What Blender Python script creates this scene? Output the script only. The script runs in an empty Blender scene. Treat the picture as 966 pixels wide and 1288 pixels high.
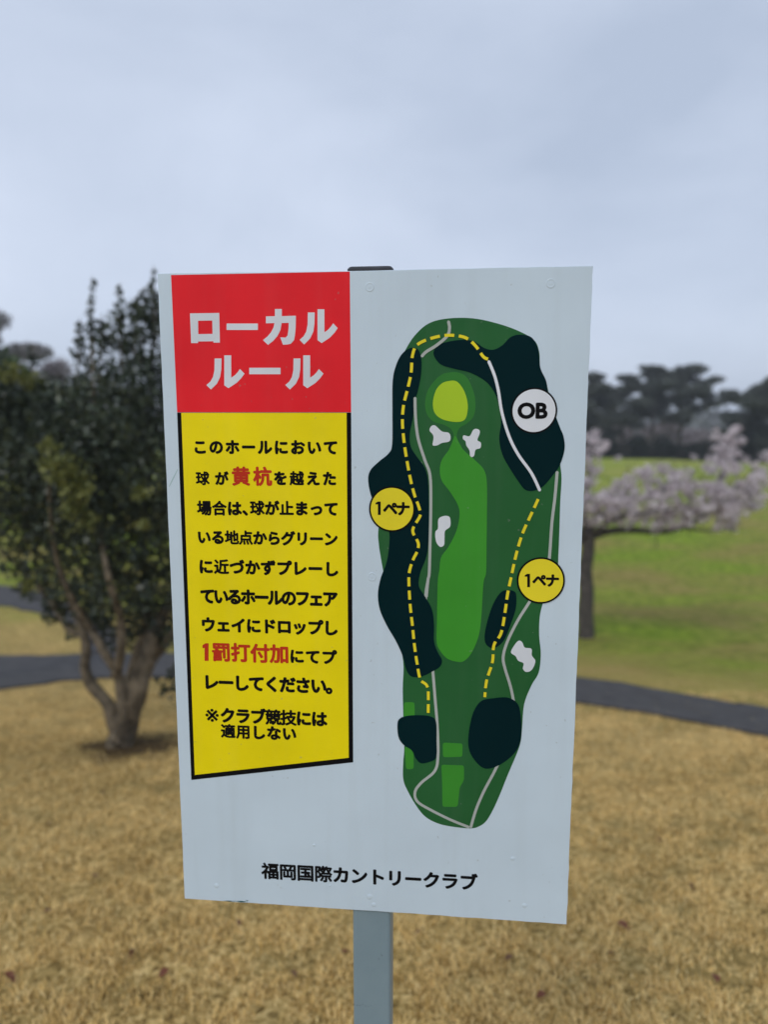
import bpy, math, random
import numpy as np
from mathutils import Vector
from mathutils.geometry import tessellate_polygon

random.seed(7); RNG = np.random.default_rng(7)
scn = bpy.context.scene
COL = scn.collection

# ------------------------------------------------------------------ camera
F_PX, PITCH, CAM_H = 874.0, math.radians(7.8), 1.5
IW, IH = 966.0, 1288.0
cam = bpy.data.cameras.new('camera')
cam_o = bpy.data.objects.new('camera', cam); COL.objects.link(cam_o)
cam_o.location = (0, 0, CAM_H); cam_o.rotation_euler = (math.radians(90) - PITCH, 0, 0)
cam.sensor_fit = 'VERTICAL'; cam.sensor_height = 36.0; cam.sensor_width = 27.0
cam.lens = 36.0 * F_PX / IH
cam.clip_start = 0.05; cam.clip_end = 3000
cam.dof.use_dof = True; cam.dof.focus_distance = 0.985; cam.dof.aperture_fstop = 2.25; cam.dof.aperture_blades = 0
scn.camera = cam_o

# ------------------------------------------------------------------ world: overcast sky
SUN_EL, SUN_ROT = math.radians(48), math.radians(-150)
W = bpy.data.worlds.new('World'); scn.world = W; W.use_nodes = True
nt = W.node_tree; nt.nodes.clear()
def N(nt, t, **k):
    n = nt.nodes.new(t)
    for a, b in k.items():
        if a in ('inp',):
            for i, v in b.items(): n.inputs[i].default_value = v
        else: setattr(n, a, b)
    return n
wo = N(nt, 'ShaderNodeOutputWorld'); bg = N(nt, 'ShaderNodeBackground'); bg.inputs[1].default_value = 0.1
sky = N(nt, 'ShaderNodeTexSky', sky_type='NISHITA', sun_disc=False, sun_elevation=SUN_EL, sun_rotation=SUN_ROT, air_density=1.0, dust_density=2.0)
tc = N(nt, 'ShaderNodeTexCoord')
mp = N(nt, 'ShaderNodeMapping'); mp.inputs['Scale'].default_value = (1.0, 1.0, 2.0); mp.inputs['Location'].default_value = (.55, .2, .1)
nz = N(nt, 'ShaderNodeTexNoise'); nz.inputs['Scale'].default_value = 1.55; nz.inputs['Detail'].default_value = 5; nz.inputs['Roughness'].default_value = 0.5; nz.inputs['Distortion'].default_value = 0.35
cr = N(nt, 'ShaderNodeValToRGB')
cr.color_ramp.elements[0].position = 0.32; cr.color_ramp.elements[0].color = (5.1, 5.95, 7.5, 1)
cr.color_ramp.elements[1].position = 0.66; cr.color_ramp.elements[1].color = (7.4, 8.25, 9.9, 1)
mx = N(nt, 'ShaderNodeMix', data_type='RGBA'); mx.inputs[0].default_value = 0.9
nt.links.new(tc.outputs['Generated'], mp.inputs[0]); nt.links.new(mp.outputs[0], nz.inputs[0]); nt.links.new(nz.outputs[0], cr.inputs[0])
nt.links.new(sky.outputs[0], mx.inputs[6]); nt.links.new(cr.outputs[0], mx.inputs[7]); nt.links.new(mx.outputs[2], bg.inputs[0]); nt.links.new(bg.outputs[0], wo.inputs[0])

# ------------------------------------------------------------------ sun (soft, behind cloud)
sl = bpy.data.lights.new('sun', 'SUN'); sl.energy = 1.2; sl.angle = math.radians(20); sl.color = (1, 0.96, 0.9)
so = bpy.data.objects.new('sun', sl); COL.objects.link(so)
sd = Vector((math.sin(SUN_ROT) * math.cos(SUN_EL), math.cos(SUN_ROT) * math.cos(SUN_EL), math.sin(SUN_EL)))
so.rotation_euler = sd.to_track_quat('Z', 'Y').to_euler()
scn.view_settings.view_transform = 'Standard'; scn.view_settings.look = 'None'
scn.view_settings.exposure = 0.0; scn.view_settings.gamma = 1.0

# ------------------------------------------------------------------ helpers
def setp(o, label=None, cat=None, group=None, kind=None):
    if label: o['label'] = label
    if cat: o['category'] = cat
    if group: o['group'] = group
    if kind: o['kind'] = kind
    return o
def empty(name, loc, rz=0):
    o = bpy.data.objects.new(name, None); COL.objects.link(o); o.location = loc; o.rotation_euler = (0, 0, rz); o.empty_display_size = .2
    return o
def link(name, me, mat, parent=None, smooth=False):
    if mat: me.materials.append(mat)
    if smooth:
        me.polygons.foreach_set('use_smooth', [True] * len(me.polygons))
    o = bpy.data.objects.new(name, me); COL.objects.link(o)
    if parent: o.parent = parent
    return o
def mesh(name, v, f, mat, parent=None, smooth=False):
    me = bpy.data.meshes.new(name); me.from_pydata([tuple(p) for p in v], [], f); me.update()
    return link(name, me, mat, parent, smooth)
def mesh_np(name, V, n, mat, parent=None):
    """V: (faces*n,3) unshared vertices, n verts per face"""
    me = bpy.data.meshes.new(name); k = len(V); nf = k // n
    me.vertices.add(k); me.vertices.foreach_set('co', np.asarray(V, dtype=np.float32).ravel())
    me.loops.add(k); me.loops.foreach_set('vertex_index', np.arange(k, dtype=np.int32))
    me.polygons.add(nf); me.polygons.foreach_set('loop_start', np.arange(0, k, n, dtype=np.int32))
    me.update(calc_edges=True); me.validate()
    return link(name, me, mat, parent)
def ray(px, py):
    a = (px - IW / 2) / F_PX; b = (IH / 2 - py) / F_PX
    return np.array([a, math.cos(PITCH) + b * math.sin(PITCH), -math.sin(PITCH) + b * math.cos(PITCH)])

# ------------------------------------------------------------------ materials
def mat_base(name, rough=0.6, spec=0.5):
    m = bpy.data.materials.new(name); m.use_nodes = True
    b = m.node_tree.nodes['Principled BSDF']; b.inputs['Roughness'].default_value = rough
    b.inputs['Specular IOR Level'].default_value = spec
    return m, m.node_tree, b
def noise(nt, scale, detail=4, rough=.55, vec=None, coord='Object'):
    if vec is None:
        vec = N(nt, 'ShaderNodeTexCoord').outputs[coord]
    n = N(nt, 'ShaderNodeTexNoise'); n.inputs['Scale'].default_value = scale; n.inputs['Detail'].default_value = detail; n.inputs['Roughness'].default_value = rough
    nt.links.new(vec, n.inputs['Vector']); return n.outputs[0]
def ramp(nt, src, stops):
    r = N(nt, 'ShaderNodeValToRGB'); e = r.color_ramp.elements
    while len(e) < len(stops): e.new(0.5)
    for i, (p, c) in enumerate(stops): e[i].position = p; e[i].color = (*c, 1) if len(c) == 3 else c
    nt.links.new(src, r.inputs[0]); return r.outputs[0]
def mixc(nt, f, a, b):
    m = N(nt, 'ShaderNodeMix', data_type='RGBA')
    for s, k in ((f, 0), (a, 6), (b, 7)):
        if isinstance(s, (int, float)): m.inputs[k].default_value = s
        elif isinstance(s, tuple): m.inputs[k].default_value = (*s, 1)
        else: nt.links.new(s, m.inputs[k])
    return m.outputs[2]
def bump(nt, b, src, strength, dist):
    n = N(nt, 'ShaderNodeBump'); n.inputs['Strength'].default_value = strength; n.inputs['Distance'].default_value = dist
    nt.links.new(src, n.inputs['Height']); nt.links.new(n.outputs[0], b.inputs['Normal'])
def two_tone(name, c1, c2, scale, rough=.6, lo=.35, hi=.65, bmp=0, bdist=.01, spec=.5, detail=5):
    m, t, b = mat_base(name, rough, spec); n = noise(t, scale, detail)
    t.links.new(ramp(t, n, [(lo, c1), (hi, c2)]), b.inputs['Base Color'])
    if bmp: bump(t, b, n, bmp, bdist)
    return m
def print_mat(name, c, rough=.42, var=.10, spec=.12):
    d = tuple(x * (1 - var) for x in c); u = tuple(min(1, x * (1 + var * .6)) for x in c)
    m, t, b = mat_base(name, rough, spec)
    n = noise(t, 7, 6); t.links.new(ramp(t, n, [(.3, d), (.7, u)]), b.inputs['Base Color'])
    n2 = noise(t, 5, 2); bump(t, b, n2, .25, .002)
    return m
def leaf_mat(name, stops, rough=.55, spec=.3, trans=.25):
    m, t, b = mat_base(name, rough, spec)
    g = N(t, 'ShaderNodeNewGeometry')
    n = noise(t, 1.3, 2)
    a = N(t, 'ShaderNodeMath', operation='MULTIPLY_ADD'); t.links.new(g.outputs['Random Per Island'], a.inputs[0]); a.inputs[1].default_value = .55
    mm = N(t, 'ShaderNodeMath', operation='MULTIPLY'); t.links.new(n, mm.inputs[0]); mm.inputs[1].default_value = .5
    t.links.new(mm.outputs[0], a.inputs[2])
    c = ramp(t, a.outputs[0], stops)
    t.links.new(c, b.inputs['Base Color'])
    if trans:
        tr = N(t, 'ShaderNodeBsdfTranslucent'); t.links.new(c, tr.inputs[0])
        ms = N(t, 'ShaderNodeMixShader'); ms.inputs[0].default_value = trans
        t.links.new(b.outputs[0], ms.inputs[1]); t.links.new(tr.outputs[0], ms.inputs[2])
        t.links.new(ms.outputs[0], t.nodes['Material Output'].inputs[0])
    return m

# ground: dormant straw-coloured turf near, greener over the fairway beyond the cart path
def ground_material():
    m, t, b = mat_base('turf', .95, .05)
    geo = N(t, 'ShaderNodeNewGeometry'); pos = geo.outputs['Position']
    sep = N(t, 'ShaderNodeSeparateXYZ'); t.links.new(pos, sep.inputs[0])
    fine = noise(t, 30, 6, .7, pos); mid = noise(t, 4.5, 4, .6, pos); big = noise(t, .55, 4, .55, pos)
    mp = N(t, 'ShaderNodeMapping'); mp.inputs['Scale'].default_value = (.16, .30, 0); t.links.new(pos, mp.inputs[0])
    bands = noise(t, 1.0, 5, .65, mp.outputs[0])
    straw = ramp(t, fine, [(.36, (.10, .055, .016)), (.5, (.52, .35, .12)), (.64, (.90, .66, .29))])
    straw = mixc(t, ramp(t, mid, [(.42, (0, 0, 0)), (.72, (.55, .55, .55))]), straw, (.20, .15, .055))
    straw = mixc(t, ramp(t, noise(t, 1.1, 3, .6, pos), [(.44, (0, 0, 0)), (.70, (.5, .5, .5))]), straw, (.19, .15, .05))
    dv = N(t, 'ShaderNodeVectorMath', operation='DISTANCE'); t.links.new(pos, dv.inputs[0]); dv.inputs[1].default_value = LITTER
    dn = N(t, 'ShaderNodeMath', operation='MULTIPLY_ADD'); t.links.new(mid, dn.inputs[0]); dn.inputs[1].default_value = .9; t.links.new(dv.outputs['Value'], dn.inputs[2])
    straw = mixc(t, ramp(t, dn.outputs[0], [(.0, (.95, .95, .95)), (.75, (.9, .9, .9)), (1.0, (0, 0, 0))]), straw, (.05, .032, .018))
    green = ramp(t, mid, [(.3, (.09, .155, .012)), (.7, (.28, .36, .04))])
    dull = ramp(t, mid, [(.3, (.17, .16, .035)), (.7, (.34, .27, .09))])
    gd = mixc(t, ramp(t, bands, [(.38, (0, 0, 0)), (.58, (1, 1, 1))]), green, dull)
    # how far beyond the path: y minus a wobble
    mr = N(t, 'ShaderNodeMapRange'); mr.inputs[1].default_value = 9.5; mr.inputs[2].default_value = 15.5
    w = N(t, 'ShaderNodeMath', operation='MULTIPLY_ADD'); t.links.new(big, w.inputs[0]); w.inputs[1].default_value = 4.0; 
    wx = N(t, 'ShaderNodeMath', operation='MULTIPLY_ADD'); t.links.new(sep.outputs[0], wx.inputs[0]); wx.inputs[1].default_value = .5; t.links.new(sep.outputs[1], wx.inputs[2])
    t.links.new(wx.outputs[0], w.inputs[2]); t.links.new(w.outputs[0], mr.inputs[0])
    c = mixc(t, mr.outputs[0], straw, gd)
    far = N(t, 'ShaderNodeMapRange'); far.inputs[1].default_value = 24; far.inputs[2].default_value = 40; t.links.new(sep.outputs[1], far.inputs[0])
    lush = ramp(t, bands, [(.35, (.20, .27, .03)), (.65, (.31, .32, .08))])
    c = mixc(t, far.outputs[0], c, lush)
    t.links.new(c, b.inputs['Base Color'])
    bump(t, b, fine, .8, .03)
    return m

# ------------------------------------------------------------------ terrain
KY = [-400, -3, 0, 2, 5, 9, 11, 14, 20, 28, 36, 42, 50, 65, 120, 400]
KZ = [0, .03, -.05, -.44, -1.1, -1.98, -2.3, -2.62, -2.85, -2.45, -1.65, -1.3, -1.8, -3.2, -4.5, -6]
def profile(y):
    y = max(-399.9, min(399.9, y))
    for i in range(len(KY) - 1):
        if KY[i] <= y <= KY[i + 1]: break
    def sl(j):
        if j <= 0 or j >= len(KY) - 1: return 0
        a = (KZ[j] - KZ[j - 1]) / (KY[j] - KY[j - 1]); b = (KZ[j + 1] - KZ[j]) / (KY[j + 1] - KY[j])
        return 0 if a * b <= 0 else 2 * a * b / (a + b)
    h = KY[i + 1] - KY[i]; s = (y - KY[i]) / h
    return ((2*s**3 - 3*s*s + 1) * KZ[i] + (s**3 - 2*s*s + s) * h * sl(i) + (-2*s**3 + 3*s*s) * KZ[i + 1] + (s**3 - s*s) * h * sl(i + 1))
def gz(x, y):
    z = profile(y)
    k = max(0, min(1, (y - 4) / 20))
    z += k * (.16 * math.sin(x * .23 + y * .11) + .10 * math.sin(x * .11 - y * .31 + 1))
    z += .02 * math.sin(x * 1.3 + .4) * math.sin(y * 1.1) 
    return z
def hit(px, py, tmax=300):
    r = ray(px, py); t = .5
    while t < tmax:
        p = r * t
        if p[2] + CAM_H < gz(p[0], p[1]):
            lo, hi = t - .1 - t * .01, t
            for _ in range(20):
                mdl = (lo + hi) / 2; q = r * mdl
                if q[2] + CAM_H < gz(q[0], q[1]): hi = mdl
                else: lo = mdl
            q = r * hi; return (q[0], q[1], gz(q[0], q[1]))
        t += .05 + t * .01
    q = r * tmax; return (q[0], q[1], gz(q[0], q[1]))
def axis(a, near, far, step):
    pos = [0.0]; s = step
    while pos[-1] < far:
        if pos[-1] > near: s *= 1.16
        pos.append(pos[-1] + s)
    return pos
xp = axis(0, 14, 420, .25); XS = [-v for v in reversed(xp[1:])] + xp
yp = axis(0, 60, 420, .3); yn = axis(0, 3, 420, .3); YS = [-v for v in reversed(yn[1:])] + yp
V = [(x, y, gz(x, y)) for y in YS for x in XS]; nx = len(XS)
Fc = [(j*nx+i, j*nx+i+1, (j+1)*nx+i+1, (j+1)*nx+i) for j in range(len(YS)-1) for i in range(nx-1)]
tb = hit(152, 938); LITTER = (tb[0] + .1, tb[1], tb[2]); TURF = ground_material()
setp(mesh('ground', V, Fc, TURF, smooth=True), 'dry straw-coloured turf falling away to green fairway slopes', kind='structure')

# cart paths: sheets draped over the terrain with a thin rounded edge
ASPH = two_tone('asphalt', (.030, .028, .029), (.064, .060, .061), 5, .85, .3, .7, .5, .01)
def path_strip(name, up, lo, label):
    """up / lo: far and near edge in world xy, resampled"""
    def res(P, n):
        P = [Vector((p[0], p[1])) for p in P]; L = [0]
        for a, b in zip(P, P[1:]): L.append(L[-1] + (b - a).length)
        out = []
        for k in range(n):
            s = L[-1] * k / (n - 1); i = max(j for j in range(len(L) - 1) if L[j] <= s + 1e-9)
            u = (s - L[i]) / (L[i+1] - L[i]); m = len(P) - 1
            p0, p1, p2, p3 = P[max(i-1, 0)], P[i], P[i+1], P[min(i+2, m)]
            out.append(.5 * ((2*p1) + (p2-p0)*u + (2*p0-5*p1+4*p2-p3)*u*u + (3*p1-p0-3*p2+p3)*u**3))
        return out
    n = 280; A = res(up, n); B = res(lo, n); v = []; f = []; m = 9
    jr = random.Random(4); ja = jb = 0
    for a, b in zip(A, B):
        ja = ja * .6 + jr.gauss(0, .03); jb = jb * .6 + jr.gauss(0, .03); dn = (a - b).normalized(); a = a + dn * ja; b = b + dn * jb
        for k in range(m):
            s = (k - 1) / (m - 3); s = max(0, min(1, s)); p = b.lerp(a, s)
            d = .028 if 0 < k < m - 1 else -.03
            v.append((p.x, p.y, gz(p.x, p.y) + d))
    for i in range(n - 1):
        for k in range(m - 1): f.append((i*m+k, (i+1)*m+k, (i+1)*m+k+1, i*m+k+1))
    return setp(mesh(name, v, f, ASPH), label, kind='structure')
UP = [(-300, 824), (-120, 826), (0, 827), (105, 824), (219, 824), (400, 829), (560, 838), (726, 853), (813, 866), (966, 894), (1060, 913)]
LO = [(-300, 874), (-120, 871), (0, 868), (105, 855), (219, 853), (400, 857), (560, 868), (726, 885), (841, 904), (966, 927), (1060, 945)]
def ext(P):
    d = Vector(P[-1]) - Vector(P[-2]); d.normalize(); return P + [tuple(Vector(P[-1]) + d * 14)]
path_strip('cart_path', ext([hit(*p)[:2] for p in UP]), ext([hit(*p)[:2] for p in LO]), 'dark asphalt cart path running across behind the sign')
UP2 = [(-300, 708), (-120, 722), (0, 737), (45, 745), (90, 762), (130, 782), (150, 800), (155, 822)]
LO2 = [(-300, 735), (-120, 748), (0, 763), (30, 768), (60, 775), (90, 785), (108, 800), (110, 822)]
path_strip('cart_path', [hit(*p)[:2] for p in UP2], [hit(*p)[:2] for p in LO2], 'side branch of the asphalt cart path at far left')

# near turf: real blades
def blades(n):
    y = 1.35 + 6.6 * RNG.random(n) ** 1.25; x = (RNG.random(n) * 2 - 1) * (y * .68 + .5)
    # clumping
    cl = np.sin(x * 9 + np.sin(y * 7) * 2) * np.sin(y * 11 + np.sin(x * 6) * 2) + .8 * np.sin(x * 23 + y * 5) * np.sin(y * 19 - x * 9)
    keep = cl + RNG.random(n) * 2.2 > .75; keep &= np.hypot(x - tb[0] - .1, y - tb[1]) + RNG.normal(size=len(x)) * .18 > .55; x = x[keep]; y = y[keep]; cl = cl[keep]; n = len(x)
    z = np.array([gz(a, b) for a, b in zip(x, y)])
    L = (.016 + .026 * RNG.random(n)) * (1 + .25 * cl); a = RNG.random(n) * 6.283; lean = .35 + 1.1 * RNG.random(n)
    d = np.stack([np.cos(a) * np.sin(lean), np.sin(a) * np.sin(lean), np.cos(lean)], 1)
    s = np.stack([-np.sin(a), np.cos(a), np.zeros(n)], 1) * (.0022 + .0018 * RNG.random(n))[:, None]
    p = np.stack([x, y, z - .004], 1); V = np.empty((n, 3, 3)); V[:, 0] = p - s; V[:, 1] = p + s; V[:, 2] = p + d * L[:, None]
    return V.reshape(-1, 3)
BL = leaf_mat('dry_grass', [(.12, (.05, .028, .008)), (.3, (.30, .19, .06)), (.5, (.72, .50, .18)), (.8, (.97, .76, .37)), (.93, (.17, .18, .04))], .8, .1, .2)
g = mesh_np('grass_blades', blades(420000), 3, BL)
setp(g, 'dry straw-coloured mown grass blades covering the near ground', 'grass', kind='stuff')

# ------------------------------------------------------------------ trees
def tube(P, R, seg=8, jitter=0):
    v = []; f = []; P = [Vector(p) for p in P]
    for i, p in enumerate(P):
        t = (P[min(i+1, len(P)-1)] - P[max(i-1, 0)]).normalized()
        a = t.orthogonal().normalized() if i == 0 else (a - t * a.dot(t)).normalized()
        b = t.cross(a)
        for k in range(seg):
            th = k * 2 * math.pi / seg; r = R[i] * (1 + jitter * math.sin(3 * th + i * .9) + jitter * .5 * math.sin(5 * th - i))
            v.append(p + (a * math.cos(th) + b * math.sin(th)) * r)
    for i in range(len(P) - 1):
        for k in range(seg): f.append((i*seg+k, i*seg+(k+1) % seg, (i+1)*seg+(k+1) % seg, (i+1)*seg+k))
    f.append(tuple(range(seg))[::-1]); f.append(tuple((len(P)-1)*seg + k for k in range(seg)))
    return v, f
def smooth_line(P, k=5):
    out = []; P = [Vector(p) for p in P]; m = len(P) - 1
    for i in range(m):
        p0, p1, p2, p3 = P[max(i-1, 0)], P[i], P[i+1], P[min(i+2, m)]
        for j in range(k):
            u = j / k; out.append(.5 * ((2*p1) + (p2-p0)*u + (2*p0-5*p1+4*p2-p3)*u*u + (3*p1-p0-3*p2+p3)*u**3))
    out.append(P[-1]); return out
def limb(name, P, r0, r1, mat, parent, seg=8, k=5, jit=.08, wob=0.0):
    L = smooth_line(P, k); n = len(L)
    if wob: L = [p + Vector((random.uniform(-wob, wob), random.uniform(-wob, wob), 0)) * min(1, i) for i, p in enumerate(L)]
    v, f = tube(L, [r0 + (r1 - r0) * (i / (n - 1)) ** .8 for i in range(n)], seg, jit)
    return mesh(name, v, f, mat, parent, smooth=True)
def join_tubes(name, items, mat, parent):
    V = []; Fa = []
    for v, f in items:
        o = len(V); V += v; Fa += [tuple(i + o for i in q) for q in f]
    return mesh(name, V, Fa, mat, parent, smooth=True)
def leaf_quads(C, size, aspect=.5, flat=0.0):
    n = len(C); d = RNG.normal(size=(n, 3)); d[:, 2] *= (1 - flat); d /= np.linalg.norm(d, axis=1)[:, None]
    e = RNG.normal(size=(n, 3)); e -= d * (e * d).sum(1)[:, None]; e /= np.linalg.norm(e, axis=1)[:, None]
    s = size * (.6 + .8 * RNG.random(n))[:, None]
    V = np.empty((n, 4, 3)); V[:, 0] = C - d * s * .5; V[:, 1] = C + e * s * aspect * .5; V[:, 2] = C + d * s * .5; V[:, 3] = C - e * s * aspect * .5
    return V.reshape(-1, 3)
def clump_points(clumps, per, shell=.55):
    out = []
    for (c, r) in clumps:
        r = np.array(r if hasattr(r, '__len__') else (r, r, r)); n = max(6, int(per * (r[0] * r[1] + r[1] * r[2] + r[0] * r[2])))
        d = RNG.normal(size=(n, 3)); d /= np.linalg.norm(d, axis=1)[:, None]
        rad = shell + (1 - shell) * RNG.random(n) ** .6 + RNG.normal(size=n) * .10
        out.append(np.array(c) + d * rad[:, None] * r)
    return np.concatenate(out)

BARK_G = two_tone('grey_brown_bark', (.045, .036, .024), (.20, .16, .105), 14, .9, .3, .7, 1.0, .03)
BARK_D = two_tone('dark_bark', (.035, .03, .028), (.11, .095, .085), 10, .9, .3, .7, 1.0, .04)
EVER = leaf_mat('evergreen_leaves', [(.15, (.018, .026, .016)), (.5, (.040, .056, .033)), (.75, (.066, .088, .05)), (.95, (.13, .145, .07))], .42, .5, .15)
OLIVE = leaf_mat('young_yellow_green_leaves', [(.2, (.09, .11, .03)), (.8, (.24, .25, .08))], .5, .3, .3)

# --- evergreen multi-stem tree at left
tb = hit(152, 938); TY = tb[1]
def P3(px, py, dy=0.0, y0=None):
    r = ray(px, py); t = ((TY if y0 is None else y0) + dy) / r[1]; q = r * t; return np.array([q[0], q[1], q[2] + CAM_H])
et = empty('evergreen_tree', (tb[0], tb[1], tb[2] - .03))
setp(et, 'dense dark evergreen tree with forked leaning trunks on the dry grass left of the sign', 'tree')
def rel(o, P): return [Vector(p) - Vector(o.location) for p in P]
limb('trunk', rel(et, [P3(146, 960), P3(151, 935), P3(161, 905), P3(172, 870, -.05), P3(183, 835, 0), P3(194, 795, .05)]), .118, .062, BARK_G, et, 12, 6, .14)
limbs = [
    ([(146, 945, 0), (146, 920, .02), (138, 890, .05), (118, 865, .1), (106, 840, .1), (108, 812, .1), (98, 780, .15), (78, 730, .2), (50, 660, .3), (30, 590, .4)], .085, .018),
    ([(150, 935, -.05), (154, 895, -.1), (150, 855, -.1), (132, 822, -.15), (116, 795, -.1), (95, 760, -.2), (70, 700, -.3), (60, 600, -.4)], .07, .015),
    ([(186, 825, 0), (197, 800, .1), (207, 770, .1), (225, 740, .15), (245, 660, .2), (262, 560, .3)], .085, .02),
    ([(162, 900, 0), (160, 865, .2), (172, 820, .3), (185, 770, .35), (180, 700, .3), (185, 600, .3), (190, 480, .2), (193, 380, .2)], .06, .012),
    ([(146, 850, -.1), (152, 815, -.25), (151, 780, -.3), (140, 740, -.45), (130, 695, -.4), (122, 630, .2), (118, 520, -.1), (116, 420, 0)], .05, .01),
    ([(190, 830, .1), (215, 800, 0), (240, 775, -.1), (270, 730, -.1), (300, 660, 0)], .06, .012),
    ([(107, 800, .1), (85, 790, .2), (50, 740, .3), (-10, 680, .4), (-60, 600, .4)], .04, .01),
]
for q, r0, r1 in limbs: limb('limb', rel(et, [P3(a, b, c) for a, b, c in q]), r0 * .85, r1 * .8, BARK_G, et, 9, 4, .1)
cl = []
def blob(px, py, dy, rpx, fl=.9):
    c = P3(px, py, dy) - np.array(et.location); r = rpx * TY / F_PX; cl.append((c, (r, r, r * fl)))
for a in [(-90, 560, .3, 75), (-60, 640, .4, 60), (-40, 500, .2, 60), (-110, 480, .4, 60), (0, 520, .1, 60), (20, 600, -.2, 62), (10, 660, .2, 45), (55, 560, .2, 60), (60, 640, .1, 60), (45, 700, .25, 38),
          (38, 505, .3, 36), (80, 510, -.1, 42), (100, 570, -.3, 55), (105, 650, -.2, 58), (100, 720, .1, 48), (140, 450, .2, 44), (165, 410, 0, 30), (190, 385, .1, 24), (150, 510, -.2, 56), (150, 590, .3, 60),
          (150, 670, -.1, 56), (150, 735, -.2, 48), (205, 440, .1, 44), (200, 510, .2, 56), (200, 590, -.2, 58), (200, 670, .1, 58), (200, 740, .2, 46), (250, 480, 0, 52), (255, 560, .1, 58), (255, 650, -.1, 58),
          (250, 730, 0, 48), (300, 560, .2, 52), (300, 640, .1, 52), (120, 770, .3, 24), (218, 795, .1, 30), (235, 840, .2, 18), (-30, 470, .4, 30), (75, 755, .3, 24), (180, 780, .3, 26),
          (95, 790, .3, 16), (135, 800, .4, 20), (215, 860, .2, 16), (120, 760, .5, 34), (165, 800, .5, 22), (65, 770, .3, 16), (45, 735, .5, 26), (180, 760, .6, 40), (150, 520, .7, 70), (90, 600, .8, 80), (200, 620, .8, 80), (20, 560, .8, 70)]:
    blob(*a)
    # outlying sprays make the outline uneven
    for _ in range(7):
        th = random.uniform(0, 6.28); k = random.uniform(.85, 1.25)
        blob(a[0] + math.cos(th) * a[3] * k, a[1] - math.sin(th) * a[3] * k * .9, a[2] + random.uniform(-.3, .3), a[3] * random.uniform(.10, .25))
for sx, y0, y1 in [(115, 420, 348), (150, 410, 356), (193, 380, 334), (180, 400, 362), (100, 430, 400), (128, 430, 395), (170, 400, 372), (40, 455, 430)]:
    k = y0
    while k > y1:
        blob(sx + random.uniform(-3, 3), k, 0, 2.2 + 5 * (k - y1) / max(1, y0 - y1)); k -= random.uniform(6, 11)
    limb('twig', rel(et, [P3(sx + random.uniform(-6, 6), y0 + 60), P3(sx, y0), P3(sx, y1)]), .008, .003, BARK_G, et, 5, 3)
pts = clump_points(cl, 3000, .45)
crown = mesh_np('crown', leaf_quads(pts, .05, .55), 4, EVER, et)
cl = []
for a in [(75, 590, -.75, 22), (95, 610, -.75, 20), (90, 640, -.7, 14), (60, 560, -.7, 12), (112, 655, -.65, 12), (35, 735, -.1, 10), (175, 620, -.6, 10), (180, 660, -.6, 8), (40, 480, -.2, 14), (15, 470, -.2, 14)]: blob(*a)
mesh_np('young_leaves', leaf_quads(clump_points(cl, 4200, .2), .06, .5), 4, OLIVE, et)

# --- lighter green tree partly outside the left edge
lt = hit(-40, 880); lt_o = empty('broadleaf_tree', (lt[0] - .6, 8.6, gz(lt[0] - .6, 8.6) - .03))
setp(lt_o, 'mid-green leafy tree at the left edge behind the dark evergreen', 'tree')
def Q(px, py, dy=0): return P3(px, py, dy, 8.6)
limb('trunk', [Vector((0, 0, -.1))] + rel(lt_o, [Q(-70, 740), Q(-60, 640), Q(-40, 540)]), .12, .03, BARK_G, lt_o)
cl = []
for px, py, rp in [(-60, 490, 45), (-20, 470, 28), (5, 478, 24), (30, 492, 22), (-90, 520, 60), (-30, 530, 55), (20, 540, 40), (-110, 590, 50), (-50, 600, 50), (50, 510, 28), (0, 446, 12), (-30, 440, 16), (20, 462, 12)]:
    c = np.array(Q(px, py)) - np.array(lt_o.location); rr_ = rp * 8.6 / F_PX; cl.append((c, (rr_, rr_, rr_ * .85)))
    for _ in range(4):
        th = random.uniform(0, 6.28); d = np.array([math.cos(th) * rr_, random.uniform(-.4, .4) * rr_, math.sin(th) * rr_]); q_ = rr_ * random.uniform(.18, .35); cl.append((c + d, (q_, q_, q_)))
MIDG = leaf_mat('mid_green_leaves', [(.15, (.03, .05, .022)), (.5, (.055, .095, .036)), (.85, (.10, .15, .06))], .5, .35, .2)
mesh_np('crown', leaf_quads(clump_points(cl, 1100, .4), .075, .55), 4, MIDG, lt_o)

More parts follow.
